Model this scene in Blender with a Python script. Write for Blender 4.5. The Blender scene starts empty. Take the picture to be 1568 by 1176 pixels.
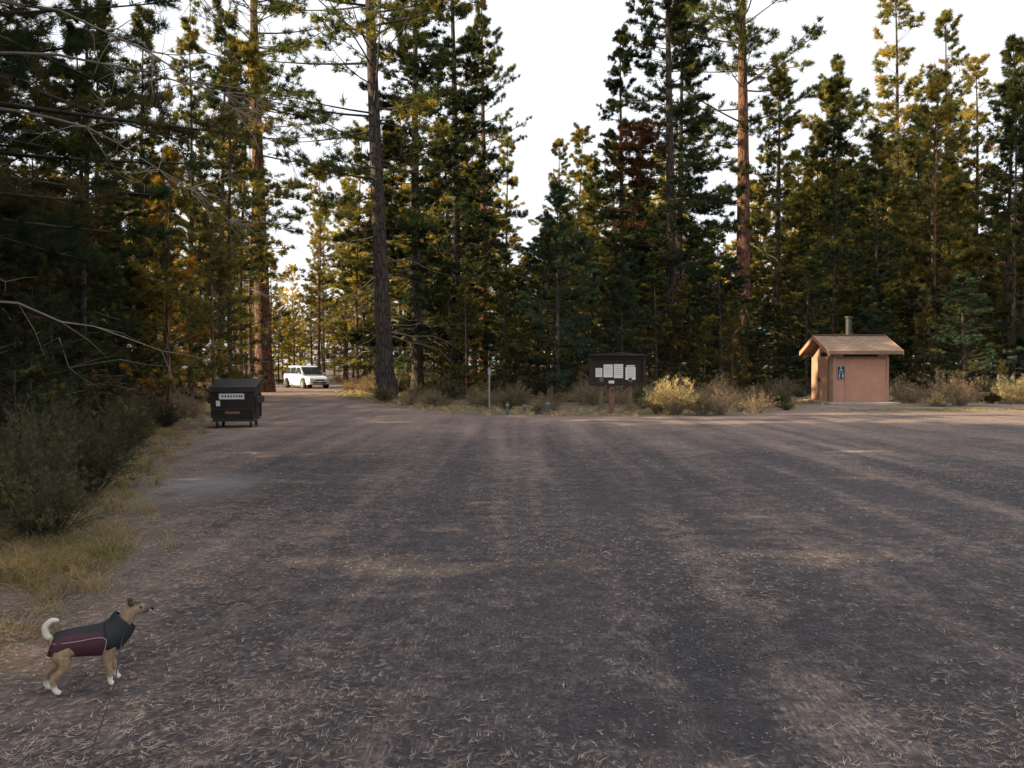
import bpy, math, random
import numpy as np
from mathutils import Vector, Matrix
R_=math.radians
scene=bpy.context.scene
COL=scene.collection
random.seed(3)

# ---------------------------------------------------------------- materials
def newmat(name):
    m=bpy.data.materials.new(name); m.use_nodes=True
    nt=m.node_tree; nt.nodes.clear()
    out=nt.nodes.new('ShaderNodeOutputMaterial')
    return m,nt,out
def nd(nt,t,**kw):
    n=nt.nodes.new(t)
    for k,v in kw.items():
        if k.startswith('i_'):
            n.inputs[k[2:].replace('_',' ')].default_value=v
        else: setattr(n,k,v)
    return n
def ramp(nt,src,stops,interp='LINEAR'):
    r=nt.nodes.new('ShaderNodeValToRGB'); r.color_ramp.interpolation=interp
    el=r.color_ramp.elements
    while len(el)<len(stops): el.new(0.5)
    for e,(p,c) in zip(el,stops):
        e.position=p; e.color=(c[0],c[1],c[2],1) if len(c)>=3 else (c[0],)*3+(1,)
    nt.links.new(src,r.inputs[0]); return r.outputs[0]
def noise(nt,vec,scale,detail=4,rough=.6,dim=None):
    n=nt.nodes.new('ShaderNodeTexNoise'); n.inputs['Scale'].default_value=scale
    n.inputs['Detail'].default_value=detail; n.inputs['Roughness'].default_value=rough
    if vec is not None: nt.links.new(vec,n.inputs['Vector'])
    return n.outputs['Fac']
def mix(nt,f,a,b,mode='MIX'):
    m=nt.nodes.new('ShaderNodeMix'); m.data_type='RGBA'; m.blend_type=mode
    for s,v in ((m.inputs[0],f),(m.inputs[6],a),(m.inputs[7],b)):
        if isinstance(v,(int,float)): s.default_value=v
        elif isinstance(v,(tuple,list)): s.default_value=tuple(v)+(1,) if len(v)==3 else v
        else: nt.links.new(v,s)
    return m.outputs[2]
def math_(nt,op,a,b=None,clamp=False):
    m=nt.nodes.new('ShaderNodeMath'); m.operation=op; m.use_clamp=clamp
    for i,v in enumerate((a,b)):
        if v is None: continue
        if isinstance(v,(int,float)): m.inputs[i].default_value=v
        else: nt.links.new(v,m.inputs[i])
    return m.outputs[0]
def simple(name,col,rough=.7,var=.25,scale=8,metal=0.,bump=0.):
    m,nt,out=newmat(name)
    tc=nd(nt,'ShaderNodeTexCoord')
    f=noise(nt,tc.outputs['Object'],scale,5,.65)
    c=ramp(nt,f,[(.25,tuple(x*(1-var) for x in col)),(.75,tuple(min(1,x*(1+var)) for x in col))])
    b=nd(nt,'ShaderNodeBsdfPrincipled'); nt.links.new(c,b.inputs['Base Color'])
    b.inputs['Roughness'].default_value=rough; b.inputs['Metallic'].default_value=metal
    if bump:
        bp=nd(nt,'ShaderNodeBump'); bp.inputs['Strength'].default_value=bump; bp.inputs['Distance'].default_value=.02
        nt.links.new(noise(nt,tc.outputs['Object'],scale*6,4),bp.inputs['Height']); nt.links.new(bp.outputs[0],b.inputs['Normal'])
    nt.links.new(b.outputs[0],out.inputs[0]); return m

def foliage_mat(name,trans=.35,rand=.5):
    m,nt,out=newmat(name)
    a=nd(nt,'ShaderNodeAttribute',attribute_name='Col')
    oi=nd(nt,'ShaderNodeObjectInfo')
    v=math_(nt,'MULTIPLY_ADD',oi.outputs['Random'],rand); v.node.inputs[2].default_value=1-rand*.5
    h=nd(nt,'ShaderNodeHueSaturation'); nt.links.new(a.outputs['Color'],h.inputs['Color']); nt.links.new(v,h.inputs['Value'])
    hh=math_(nt,'MULTIPLY_ADD',oi.outputs['Random'],-.02); hh.node.inputs[2].default_value=.515
    nt.links.new(hh,h.inputs['Hue'])
    d=nd(nt,'ShaderNodeBsdfDiffuse'); nt.links.new(h.outputs[0],d.inputs[0])
    t=nd(nt,'ShaderNodeBsdfTranslucent')
    tc=mix(nt,1.0,h.outputs[0],(1.9,1.65,.7),'MULTIPLY'); nt.links.new(tc,t.inputs[0])
    ms=nd(nt,'ShaderNodeMixShader'); ms.inputs[0].default_value=trans
    nt.links.new(d.outputs[0],ms.inputs[1]); nt.links.new(t.outputs[0],ms.inputs[2])
    nt.links.new(ms.outputs[0],out.inputs[0]); return m
def bark_mat(name,dark,light):
    m,nt,out=newmat(name)
    tc=nd(nt,'ShaderNodeTexCoord')
    mp=nd(nt,'ShaderNodeMapping'); mp.inputs['Scale'].default_value=(5,5,1.2); nt.links.new(tc.outputs['Object'],mp.inputs[0])
    vo=nd(nt,'ShaderNodeTexVoronoi',feature='DISTANCE_TO_EDGE'); vo.inputs['Scale'].default_value=1.6
    nn=nd(nt,'ShaderNodeTexNoise'); nn.inputs['Scale'].default_value=3; nt.links.new(mp.outputs[0],nn.inputs['Vector'])
    vv=mix(nt,.25,mp.outputs[0],nn.outputs['Color']); nt.links.new(vv,vo.inputs['Vector'])
    e=ramp(nt,vo.outputs['Distance'],[(0,(0,0,0)),(.14,(1,1,1))])
    n2=noise(nt,mp.outputs[0],6,6,.7)
    c=ramp(nt,n2,[(.3,dark),(.7,light)])
    c=mix(nt,e,tuple(x*.3 for x in dark),c)
    b=nd(nt,'ShaderNodeBsdfPrincipled'); b.inputs['Roughness'].default_value=.95
    nt.links.new(c,b.inputs['Base Color'])
    bp=nd(nt,'ShaderNodeBump'); bp.inputs['Strength'].default_value=.8; bp.inputs['Distance'].default_value=.05
    nt.links.new(mix(nt,.3,e,n2),bp.inputs['Height']); nt.links.new(bp.outputs[0],b.inputs['Normal'])
    nt.links.new(b.outputs[0],out.inputs[0]); return m

M_FOL=foliage_mat('needles',.42,.55)
M_GRASS=foliage_mat('dry_grass',.3,.3)
M_BARK=bark_mat('ponderosa_bark',(.085,.042,.026),(.26,.12,.065))
M_BARKD=bark_mat('dark_bark',(.04,.031,.026),(.10,.077,.062))  # grey-black tone puts trunk shade into the bark colour
M_TWIG=simple('twig',(.05,.038,.028),.9,.4,3)
M_DEADW=simple('dead_twig',(.24,.2,.16),.9,.3,3)

# ---------------------------------------------------------------- mesh builder
class MB:
    def __init__(s): s.v=[];s.c=[];s.f3=[];s.f4=[];s.m3=[];s.m4=[];s.n=0
    def add(s,v,f,mat,col):
        v=np.asarray(v,float).reshape(-1,3); f=np.asarray(f,int)
        c=np.ones((len(v),4)); c[:,:3]=col
        s.v.append(v); s.c.append(c)
        if f.shape[1]==3: s.f3.append(f+s.n); s.m3.append(np.full(len(f),mat))
        else: s.f4.append(f+s.n); s.m4.append(np.full(len(f),mat))
        s.n+=len(v)
    def mesh(s,name,mats,smooth_mats=()):
        v=np.concatenate(s.v); c=np.concatenate(s.c)
        f3=np.concatenate(s.f3) if s.f3 else np.zeros((0,3),int)
        f4=np.concatenate(s.f4) if s.f4 else np.zeros((0,4),int)
        mi=np.concatenate(s.m3+s.m4)
        me=bpy.data.meshes.new(name)
        me.vertices.add(len(v)); me.vertices.foreach_set('co',v.astype(np.float32).ravel())
        li=np.concatenate([f3.ravel(),f4.ravel()]).astype(np.int32)
        me.loops.add(len(li)); me.loops.foreach_set('vertex_index',li)
        me.polygons.add(len(f3)+len(f4))
        ls=np.concatenate([np.arange(len(f3))*3,len(f3)*3+np.arange(len(f4))*4]).astype(np.int32)
        me.polygons.foreach_set('loop_start',ls)
        me.polygons.foreach_set('material_index',mi.astype(np.int32))
        me.polygons.foreach_set('use_smooth',np.isin(mi,list(smooth_mats)))
        me.update(calc_edges=True)
        a=me.color_attributes.new('Col','FLOAT_COLOR','POINT'); a.data.foreach_set('color',c.astype(np.float32).ravel())
        for m in mats: me.materials.append(m)
        return me
def nrm(a): return a/np.maximum(np.linalg.norm(a,axis=-1,keepdims=True),1e-9)
def tubes(mb,P,r,sides,mat,col):
    P=np.asarray(P,float); B,n,_=P.shape
    T=nrm(np.gradient(P,axis=1))
    ref=np.where(np.abs(T[...,2:3])>.8,np.array([1.,0,0]),np.array([0,0,1.]))
    U=nrm(np.cross(T,ref)); V=np.cross(T,U)
    a=np.arange(sides)*2*math.pi/sides
    ring=P[:,:,None,:]+r[:,:,None,None]*(U[:,:,None,:]*np.cos(a)[:,None]+V[:,:,None,:]*np.sin(a)[:,None])
    idx=np.arange(B*n*sides).reshape(B,n,sides)
    i0=idx[:,:-1,:]; i1=idx[:,1:,:]
    f=np.stack([i0,np.roll(i0,-1,2),np.roll(i1,-1,2),i1],-1).reshape(-1,4)
    mb.add(ring.reshape(-1,3),f,mat,col)
def needles(mb,rng,P,D,n,L,W,mat,col,spread=1.,grav=0.):
    N=len(P)
    d=nrm(nrm(rng.normal(size=(N,n,3)))*spread+D[:,None,:])
    d[...,2]-=grav; d=nrm(d)
    l=L*rng.uniform(.6,1.15,(N,n,1)); 
    s=nrm(np.cross(d,rng.normal(size=(N,n,3))))*W*.5
    p=P[:,None,:]+rng.normal(size=(N,n,3))*L*.12
    v=np.stack([p-s,p+s,p+d*l],2).reshape(-1,3)
    f=np.arange(N*n*3).reshape(-1,3)
    c=np.repeat(col,n*3,axis=0)*np.repeat(rng.uniform(.75,1.25,(N*n,1)),3,axis=0)
    mb.add(v,f,mat,c)

def make_tree(name,H,r0,cb,R,nb,nt,kt,nn,nl,nw,e0=-15,e1=45,curv=.15,shape='pond',col=(.07,.09,.03),
              col2=(.13,.11,.035),p2=.15,seed=0,bark=None,dead=0,redsec=None,twl=.3,bend=.25,top_r=.08):
    rng=np.random.default_rng(seed); mb=MB()
    n=18; t=np.linspace(0,1,n)
    tr=r0*((1-t)**.85*(1-top_r)+top_r*.6); tr[0]*=1.35; tr[1]*=1.03
    ph=rng.uniform(0,6.28,2)
    tx=bend*np.sin(t*3+ph[0])*t; ty=bend*np.sin(t*2.3+ph[1])*t
    TP=np.stack([tx,ty,t*H-.15],-1)[None]
    tubes(mb,TP,tr[None],14,0,(1,1,1))
    def tpos(h): return np.stack([np.interp(h,t*H,tx),np.interp(h,t*H,ty),h],-1)
    u=np.sort(rng.uniform(0,1,nb)**(1.0 if shape!='pond' else .9))
    if shape=='pond': prof=(.55+.45*np.sin(np.pi*np.clip(u,0,1)**.8))*np.clip(1.02-u**3.5,.1,1)
    elif shape=='cone': prof=(1-u)**.75*.95+.07
    else: prof=(1-u)**.5*.8+.12
    L=R*prof*rng.uniform(.5,1.18,nb)
    az=rng.uniform(0,2*math.pi,nb)
    e=np.radians(e0+(e1-e0)*u+rng.normal(0,9,nb))
    cv=curv*rng.uniform(.5,1.5,nb)
    h=cb+(H-cb)*u*.985
    base=tpos(h); rad=np.stack([np.cos(az),np.sin(az),np.zeros(nb)],-1)
    lat=np.stack([-np.sin(az),np.cos(az),np.zeros(nb)],-1)*rng.normal(0,.12,nb)[:,None]
    def bp(i,s):
        s=s[...,None] if s.ndim==i.ndim else s
        LL=L[i][...,None]
        return base[i]+rad[i]*LL*s*np.cos(e[i])[...,None]+lat[i]*LL*s**2+np.array([0,0,1.])*(LL*(np.sin(e[i])[...,None]*s+cv[i][...,None]*s**2))
    ib=np.arange(nb); ss=np.linspace(0,1,5)
    P=np.stack([bp(ib,np.full(nb,x)) for x in ss],1)
    rr=np.clip(L*.011,.012,.08)[:,None]*(1-ss*.8)[None]
    tubes(mb,P,rr,4,2,(1,1,1))
    # twigs
    I=np.repeat(ib,nt); s=rng.uniform(.22,1.0,len(I))**.8
    p0=bp(I,s)
    sg=rng.choice([-1,1],len(I)); ang=np.radians(rng.uniform(25,75,len(I)))*sg
    ca,sa=np.cos(ang),np.sin(ang); rd=rad[I]
    d=np.stack([rd[:,0]*ca-rd[:,1]*sa,rd[:,0]*sa+rd[:,1]*ca,rng.normal(.12+curv,.28,len(I))],-1); d=nrm(d)
    tl=(L[I]*twl*(1.15-s)+.18*min(1,R/2))*rng.uniform(.6,1.2,len(I))
    q=np.stack([p0,p0+d*tl[:,None]],1)
    tubes(mb,q,np.stack([np.full(len(I),.008+nw*.15),np.full(len(I),.004)],1),3,2,(1,1,1))
    # tufts
    J=np.repeat(np.arange(len(I)),kt); tt=rng.uniform(.15,1.02,len(J))
    tp=p0[J]+d[J]*(tl[J]*tt)[:,None]; td=d[J]*.7+np.array([0,0,.25])
    bc=rng.uniform(.65,1.35,nb)[I][J][:,None]
    two=(rng.uniform(size=nb)<p2)[I][J][:,None] | (rng.uniform(size=len(J))<p2*.4)[:,None]
    c=np.where(two,np.array(col2),np.array(col))*bc*rng.uniform(.7,1.3,(len(J),1))
    if redsec is not None:
        h0,h1,a0,a1=redsec
        rsel=((h>h0)&(h<h1)&(((az-a0)%(2*math.pi))<((a1-a0)%(2*math.pi))))[I][J][:,None]
        c=np.where(rsel,np.array([.085,.04,.028])*rng.uniform(.7,1.3,(len(J),1)),c)
    needles(mb,rng,tp,td,nn,nl,nw,1,c)
    if dead:
        hd=rng.uniform(cb*.35,cb*1.1,dead); az=rng.uniform(0,6.28,dead); Ld=rng.uniform(.3,.75,dead)*R
        b0=tpos(hd); r_=np.stack([np.cos(az),np.sin(az),rng.normal(-.1,.25,dead)],-1)
        Pd=np.stack([b0+r_*Ld[:,None]*x+rng.normal(0,.05,(dead,3))*x*Ld[:,None]+[0,0,-.15*x*x*R*.4] for x in np.linspace(0,1,6)],1)
        tubes(mb,Pd,np.clip(Ld*.012,.01,.03)[:,None]*(1-np.linspace(0,1,6)*.8)[None],4,3,(1,1,1))
        k=6; Id=np.repeat(np.arange(dead),k); sx=rng.integers(2,6,len(Id)); q0=Pd[Id,sx]
        dd=nrm(r_[Id]+rng.normal(0,.7,(len(Id),3)))*(Ld[Id]*.3)[:,None]
        Q=np.stack([q0,q0+dd*.5+rng.normal(0,.03,dd.shape),q0+dd],1)
        tubes(mb,Q,np.tile([.008,.006,.003],(len(Id),1)),3,3,(1,1,1))
    return mb.mesh(name,[bark or M_BARK,M_FOL,M_TWIG,M_DEADW],(0,2,3))

PR={}
PG=(.075,.093,.04); PY=(.19,.165,.05)  # PY: sunlit yellow put into the needle colour
PR['pondA']=(make_tree('ponderosa_a',33,.54,10,5.0,115,11,4,13,.33,.042,e0=-18,e1=40,curv=.15,seed=1,dead=14,col=PG,col2=PY,twl=.34),33)
PR['pondB']=(make_tree('ponderosa_b',33,.44,8,5.4,135,11,4,13,.33,.042,e0=-18,e1=45,seed=2,dead=20,bark=M_BARKD,col=(.063,.08,.038),col2=PY,twl=.34),33)
PR['pondC']=(make_tree('ponderosa_c',33,.52,9.5,5.2,95,12,4,14,.33,.042,e0=-10,e1=40,curv=.2,seed=5,dead=16,bark=M_BARK,col=PG,col2=PY,twl=.34),33)
PR['pondS']=(make_tree('ponderosa_small',23,.24,4.5,4.3,95,9,4,11,.31,.05,e0=-15,e1=45,curv=.2,seed=45,dead=16,bark=M_BARKD,col=PG,col2=PY,p2=.3,twl=.34,bend=.5),23)
PR['sunTintT']=(make_tree('tall_sun_tinted_pine',27,.26,6,3.7,120,9,3,11,.31,.055,e0=-12,e1=45,curv=.2,shape='full',seed=52,dead=16,bark=M_BARKD,col=(.14,.145,.055),col2=(.26,.21,.07),p2=.4,twl=.34,bend=.4),27)  # yellow-green needles with sunlight painted into their colour
PR['fir']=(make_tree('fir_a',27,.33,3.2,4.2,200,10,4,11,.26,.048,e0=-25,e1=30,curv=.1,shape='cone',col=(.038,.054,.034),col2=(.08,.075,.035),p2=.1,seed=7,bark=M_BARKD,dead=10),27)
PR['firR']=(make_tree('fir_red',26,.36,4.5,4.1,175,10,4,11,.26,.048,e0=-22,e1=30,curv=.1,shape='full',col=(.038,.054,.034),col2=(.06,.055,.03),p2=.1,seed=8,bark=M_BARKD,dead=12,redsec=(8.5,14,2.0,4.4)),26)
PR['lodgeA']=(make_tree('lodgepole_a',22,.17,4,3.1,105,7,3,10,.29,.055,e0=-12,e1=40,shape='cone',col=(.075,.088,.036),col2=PY,p2=.35,seed=11,dead=24,bark=M_BARKD),22)
PR['lodgeB']=(make_tree('lodgepole_b',22,.15,7,2.9,85,7,3,10,.29,.055,e0=-5,e1=45,shape='full',col=(.11,.11,.042),col2=(.24,.19,.06),p2=.4,seed=12,dead=30,bend=.5),22)
PR['lodgeC']=(make_tree('lodgepole_c',22,.19,2.0,3.6,125,7,3,10,.29,.056,e0=-18,e1=35,shape='cone',col=(.05,.066,.036),col2=PY,p2=.18,seed=13,dead=12,bark=M_BARKD),22)
PR['sunTint']=(make_tree('sun_tinted_pine',16,.14,1.2,3.1,100,6,3,9,.3,.065,e0=-8,e1=45,shape='full',col=(.26,.24,.08),col2=(.42,.34,.11),p2=.4,seed=31,dead=10,bend=.4),16)  # sunlit glow put into the needles as a pale yellow colour
PR['young']=(make_tree('young_fir',9,.11,.4,2.3,120,8,4,12,.15,.024,e0=-5,e1=45,shape='cone',col=(.045,.08,.058),col2=(.09,.09,.04),p2=.2,seed=14,bark=M_BARKD,bend=.08),9)
PR['youngY']=(make_tree('young_pine',7.4,.08,.9,1.5,80,7,4,15,.15,.017,e0=5,e1=55,shape='full',col=(.12,.115,.035),col2=(.26,.16,.04),p2=.3,seed=15,bend=.1,curv=.25),7.4)
PR['youngP']=(make_tree('young_pine_b',7.4,.08,.7,1.6,80,7,4,13,.16,.02,e0=0,e1=50,shape='full',col=(.07,.082,.035),col2=(.17,.13,.045),p2=.3,seed=16,bend=.1,curv=.2),7.4)
PR['near']=(make_tree('ponderosa_near',21,.28,3.8,5.6,110,18,5,22,.21,.012,e0=-12,e1=40,curv=.05,col=(.04,.06,.033),col2=(.075,.062,.033),p2=.1,seed=21,dead=7,bark=M_BARKD,twl=.33),21)
PR['near2']=(make_tree('ponderosa_near_b',18,.2,2.2,4.2,95,14,5,20,.2,.016,e0=-14,e1=40,curv=.06,col=(.045,.062,.033),col2=(.12,.085,.035),p2=.15,seed=22,dead=10,bark=M_BARKD,twl=.33),18)
PR['bankP']=(make_tree('bank_sapling',6,.07,.3,1.7,90,8,4,15,.13,.012,e0=-5,e1=50,shape='full',col=(.04,.055,.032),col2=(.10,.07,.035),p2=.15,seed=61,bend=.1,curv=.15,bark=M_BARKD),6)

def place(key,x,y,H,name='pine_tree',rot=None,lean=(0,0),fat=1.,coll=None,z=0):
    me,h0=PR[key]; s=H/h0
    o=bpy.data.objects.new(name,me)
    o.location=(x,y,z-.05); o.scale=(s*fat,s*fat,s)
    rz=random.uniform(0,6.28) if rot is None else rot
    o.rotation_euler=(Matrix.Rotation(lean[0],3,'X')@Matrix.Rotation(lean[1],3,'Y')@Matrix.Rotation(rz,3,'Z')).to_euler()
    (coll or COL).objects.link(o); return o

# ---------------------------------------------------------------- lot outline
LOT=np.array([(-2.7,-25),(-2.9,4.4),(-3.2,6.6),(-4.6,9.6),(-6.1,13.7),(-7.8,20),(-10.2,30),(-16.2,46),(-20.5,60),(-27,80),(-20,82),(-13.2,62),(-11.2,50),(-9.0,40),(-5,31),(-1.6,25.2),(4.2,24.4),(8.3,25.8),(10.6,29),(12,32),(17.5,33),(24,31.5),(60,31),(60,-25)])
def sdist(X,Y):
    p=np.stack([X,Y],-1); best=np.full(X.shape,1e9); ins=np.zeros(X.shape,bool)
    for i in range(len(LOT)):
        a=LOT[i]; b=LOT[(i+1)%len(LOT)]
        ab=b-a; tt=np.clip(((p-a)@ab)/(ab@ab),0,1)
        q=a+tt[...,None]*ab; best=np.minimum(best,np.linalg.norm(p-q,axis=-1))
        cond=((a[1]>p[...,1])!=(b[1]>p[...,1]))
        with np.errstate(divide='ignore',invalid='ignore'):
            xx=(b[0]-a[0])*(p[...,1]-a[1])/(b[1]-a[1])+a[0]
        ins^=cond&(p[...,0]<xx)
    return np.where(ins,best,-best)
def sd1(x,y): return float(sdist(np.array([x]),np.array([y]))[0])

# ---------------------------------------------------------------- hero trees
place('pondA',-15.2,48,34,lean=(0,R_(-.8)),rot=.3)
place('pondB',-6.1,38,33,lean=(0,R_(-2.2)),rot=1.2)
place('pondC',13.5,46,33,rot=2.0)
place('pondA',-2.0,54,27,rot=2.5,fat=.8)
place('fir',-5.0,41.5,27,'fir_tree',rot=.4)
place('fir',-3.4,47,29,'fir_tree',rot=2.4)
place('firR',8.5,42,26.5,'fir_tree',rot=0.)
place('fir',6.6,47,22,'fir_tree',rot=1.4,fat=.85)
place('fir',10.6,50,25,'fir_tree',rot=4)
place('sunTintT',28,58,30,'lodgepole_pine',fat=1.05)
place('sunTintT',33.2,60,28.5,'lodgepole_pine',fat=.9)
place('young',2.1,36,9.9,'young_fir_tree')
place('young',3.6,39,8,'young_fir_tree')
place('young',5.2,37,6.5,'young_fir_tree')
place('youngY',-9.2,21,7.3,'young_pine_tree')
place('youngP',-9.9,26,6.5,'young_pine_tree')
place('youngP',-11.4,24.5,7.5,'young_pine_tree')
for (x,y,H,k) in [(22,54,23,'pondS'),(30.5,52,22,'sunTintT'),(18.6,55,22,'sunTintT'),(37,57,25,'pondS'),(25.5,47,19,'pondS'),(34,49,20,'pondS'),(25,62,24,'sunTintT'),(-.5,60,19,'sunTintT'),(4,64,20,'sunTintT')]: place(k,x,y,H)
for (x,y,H,k) in [(-17.3,70,20,'lodgeB'),(-13,66,22,'lodgeB'),(-14.2,41,19,'lodgeB'),(-15.5,46.5,20,'lodgeB'),
                  (16.5,49,21,'lodgeA'),(20.2,50,20,'lodgeC'),(26,50,19,'lodgeA'),
                  (23.8,44,18,'lodgeB'),(27.5,43,17,'lodgeC'),(31,44,21,'lodgeC'),(5,60,20,'lodgeB'),(8.2,62,20,'lodgeA'),
                  (33,40,12,'lodgeC'),(26.5,38,10,'lodgeC'),(29,46,21,'lodgeC'),(20.5,44,15,'lodgeC'),(17.6,43,13,'lodgeC'),
                  (-10.8,30,14,'lodgeA'),(-12.6,34,17,'lodgeC'),(-12.4,28,9,'lodgeC'),(-14,23,9,'lodgeA'),(-16,29.5,18,'lodgeC'),(-15.2,37,18,'lodgeA'),(-19,40,20,'lodgeC'),(-18,34,18,'lodgeA')]:
    place(k,x,y,H,'lodgepole_pine')
place('near',-8.5,11.4,20,rot=.5)
place('near',-8.6,8.3,17,rot=2.9)
place('near2',-10.2,15.2,17,rot=1.8)
place('near2',-13,16.8,18,rot=3.6)
place('near2',-9.9,18.0,9.5,rot=5.1)
place('near2',-11.2,17.2,12,rot=.9)
place('near2',-15.5,21.5,13,rot=2.2)
for (x,y,H) in [(-8.7,14.1,3.6),(-9.6,16.3,4.6),(-10.6,18.6,5.2),(-11.8,19.8,5.8),(-12.4,18.2,6.0),(-10.2,20.6,4.2),(-12.9,21.9,6.2),(-9.8,14.9,5.0),(-13.8,20.2,6.5),(-11.2,22.3,5),(-8.2,12.9,2.8),(-15,25,6.5),(-13.2,25.6,6)]:
    place('bankP',x,y,H,'young_pine_tree',fat=1.15)
def dead_limbs():
    r=np.random.default_rng(77); mb=MB()
    for (a,b,dr) in [((-8.4,11.4,7.0),(-3.3,11.3,4.9),.5),((-8.4,11.4,6.1),(-3.9,12.2,5.6),.3),((-8.4,11.4,7.8),(-3.9,10.9,6.6),.4),((-8.4,11.4,5.4),(-4.6,12.6,4.0),.5)]:
        a=np.array(a);b=np.array(b); s=np.linspace(0,1,9)
        P=a+(b-a)*s[:,None]; P[:,2]+=np.sin(s*3.14)*dr; P+=r.normal(0,.05,P.shape)*s[:,None]
        tubes(mb,P[None],(.03*(1-s*.85))[None],6,0,(1,1,1))
        for k in range(24):
            i=r.integers(4,9); q=P[i]; d=nrm((b-a)/np.linalg.norm(b-a)+r.normal(0,.75,3)+np.array([0,0,-.15])); l=r.uniform(.3,1.0)
            Q=[q]; dd=d.copy()
            for j in range(4): dd=nrm(dd+r.normal(0,.22,3)); Q.append(Q[-1]+dd*l/4)
            Q=np.array(Q); tubes(mb,Q[None],(np.linspace(.010,.003,5))[None],4,0,(1,1,1))
            for m_ in range(3):
                q2=Q[r.integers(1,5)]; e2=nrm(dd+r.normal(0,.8,3))*l*.35; tubes(mb,np.stack([q2,q2+e2*.5+r.normal(0,.02,3),q2+e2])[None],np.array([[.005,.004,.002]]),3,0,(1,1,1))
    o=bpy.data.objects.new('dead_pine_branches',mb.mesh('dead_pine_branches',[M_DEADW],(0,))); COL.objects.link(o)
dead_limbs()
# ---------------------------------------------------------------- forest mass
fc=bpy.data.collections.new('distant_forest_trees')
SIL=[(-400,60),(0,20),(370,60),(395,260),(425,430),(480,330),(505,270),(560,230),(620,120),(750,170),(770,360),(820,380),(855,330),(880,210),(950,220),(1000,200),(1060,340),(1110,330),(1150,240),(1230,215),(1290,190),(1340,170),(1420,190),(1490,240),(1520,330),(1568,240),(1800,150)]
rng=random.Random(8); pts=[]
def tryadd(x,y,md):
    for (a,b) in pts:
        if (a-x)**2+(b-y)**2<md*md: return False
    pts.append((x,y)); return True
def silH(x,d):
    px=784+1200*x/d; top=np.interp(px,[a for a,b in SIL],[b for a,b in SIL]); return (560-top)/1200*d+1.6
cnt=0
for _ in range(6000):
    if cnt>=95: break
    d=rng.uniform(50,74); px=rng.uniform(575,1690)
    x=(px-784)/1200*d
    if sd1(x,d)>-2: continue
    if not tryadd(x,d,2.7+d*.014): continue
    H=min(silH(x,d)*rng.uniform(.62,1.0),30)
    k=rng.choice(['lodgeA','lodgeB','lodgeC','pondS','lodgeB']) if H>8 else rng.choice(['young','youngP'])
    place(k,x,d,H,'forest_tree',coll=fc,fat=rng.uniform(.95,1.4)); cnt+=1
# back rows with sunlight put into the needle colour, and the clearing by the road
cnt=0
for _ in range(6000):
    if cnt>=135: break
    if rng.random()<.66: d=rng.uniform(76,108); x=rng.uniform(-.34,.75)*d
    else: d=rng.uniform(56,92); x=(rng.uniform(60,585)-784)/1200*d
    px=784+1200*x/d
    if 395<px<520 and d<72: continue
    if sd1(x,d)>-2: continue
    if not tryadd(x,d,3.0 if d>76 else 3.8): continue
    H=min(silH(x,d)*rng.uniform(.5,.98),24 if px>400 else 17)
    k=rng.choice(['sunTint','sunTint','sunTintT','lodgeB']) if H>9 else 'sunTint'; place(k,x,d,H,'forest_tree',coll=fc,fat=rng.uniform(1.1,1.6)*(1 if H<14 else .8)); cnt+=1
# low closing row of trees at the far edge
for i in range(85):
    d=rng.uniform(112,135); x=-95+i*2.3+rng.uniform(-1,1)
    place(rng.choice(['sunTint','sunTint','lodgeC']),x,d,rng.uniform(7,13),'forest_tree',coll=fc,fat=1.7)
uc=0
for _ in range(4000):
    if uc>=125: break
    d=rng.uniform(33,95); px=rng.uniform(-20,1640); x=(px-784)/1200*d
    if sd1(x,d)>-2.5: continue
    if 12<x<18 and d<37: continue
    if d<66 and 395<px<530: continue
    place(rng.choice(['young','youngP','youngP','sunTint'] if d>48 else ['young','youngP','youngP']),x,d,rng.uniform(1.5,6.0),'forest_sapling',coll=fc,fat=rng.uniform(.9,1.3)); uc+=1
# darker thicket at the front of the trees
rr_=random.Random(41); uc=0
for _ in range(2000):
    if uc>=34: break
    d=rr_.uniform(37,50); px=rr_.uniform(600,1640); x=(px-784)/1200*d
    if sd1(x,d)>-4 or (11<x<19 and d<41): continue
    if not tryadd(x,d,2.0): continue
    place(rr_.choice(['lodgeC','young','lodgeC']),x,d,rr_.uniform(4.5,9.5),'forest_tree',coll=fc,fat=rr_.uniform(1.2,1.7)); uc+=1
# left forest out of frame that shades the lot
sc_=0
for _ in range(900):
    x=rng.uniform(-44,-9); y=rng.uniform(-14,34)
    if x/max(y,1)>-.66 and y>8 and x>-24: continue
    if sd1(x,y)>-4 or (y<11 and x>-10.5) : continue
    if abs(y-(22.6+(x-5)*.123))<3.4: continue
    if not tryadd(x,y,4.6): continue
    place(rng.choice(['lodgeC','lodgeA','lodgeC']),x,y,rng.uniform(17,23),'forest_tree',coll=fc,fat=1.5); sc_+=1
e=bpy.data.objects.new('distant_forest',None); e.instance_type='COLLECTION'; e.instance_collection=fc; COL.objects.link(e)

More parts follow.
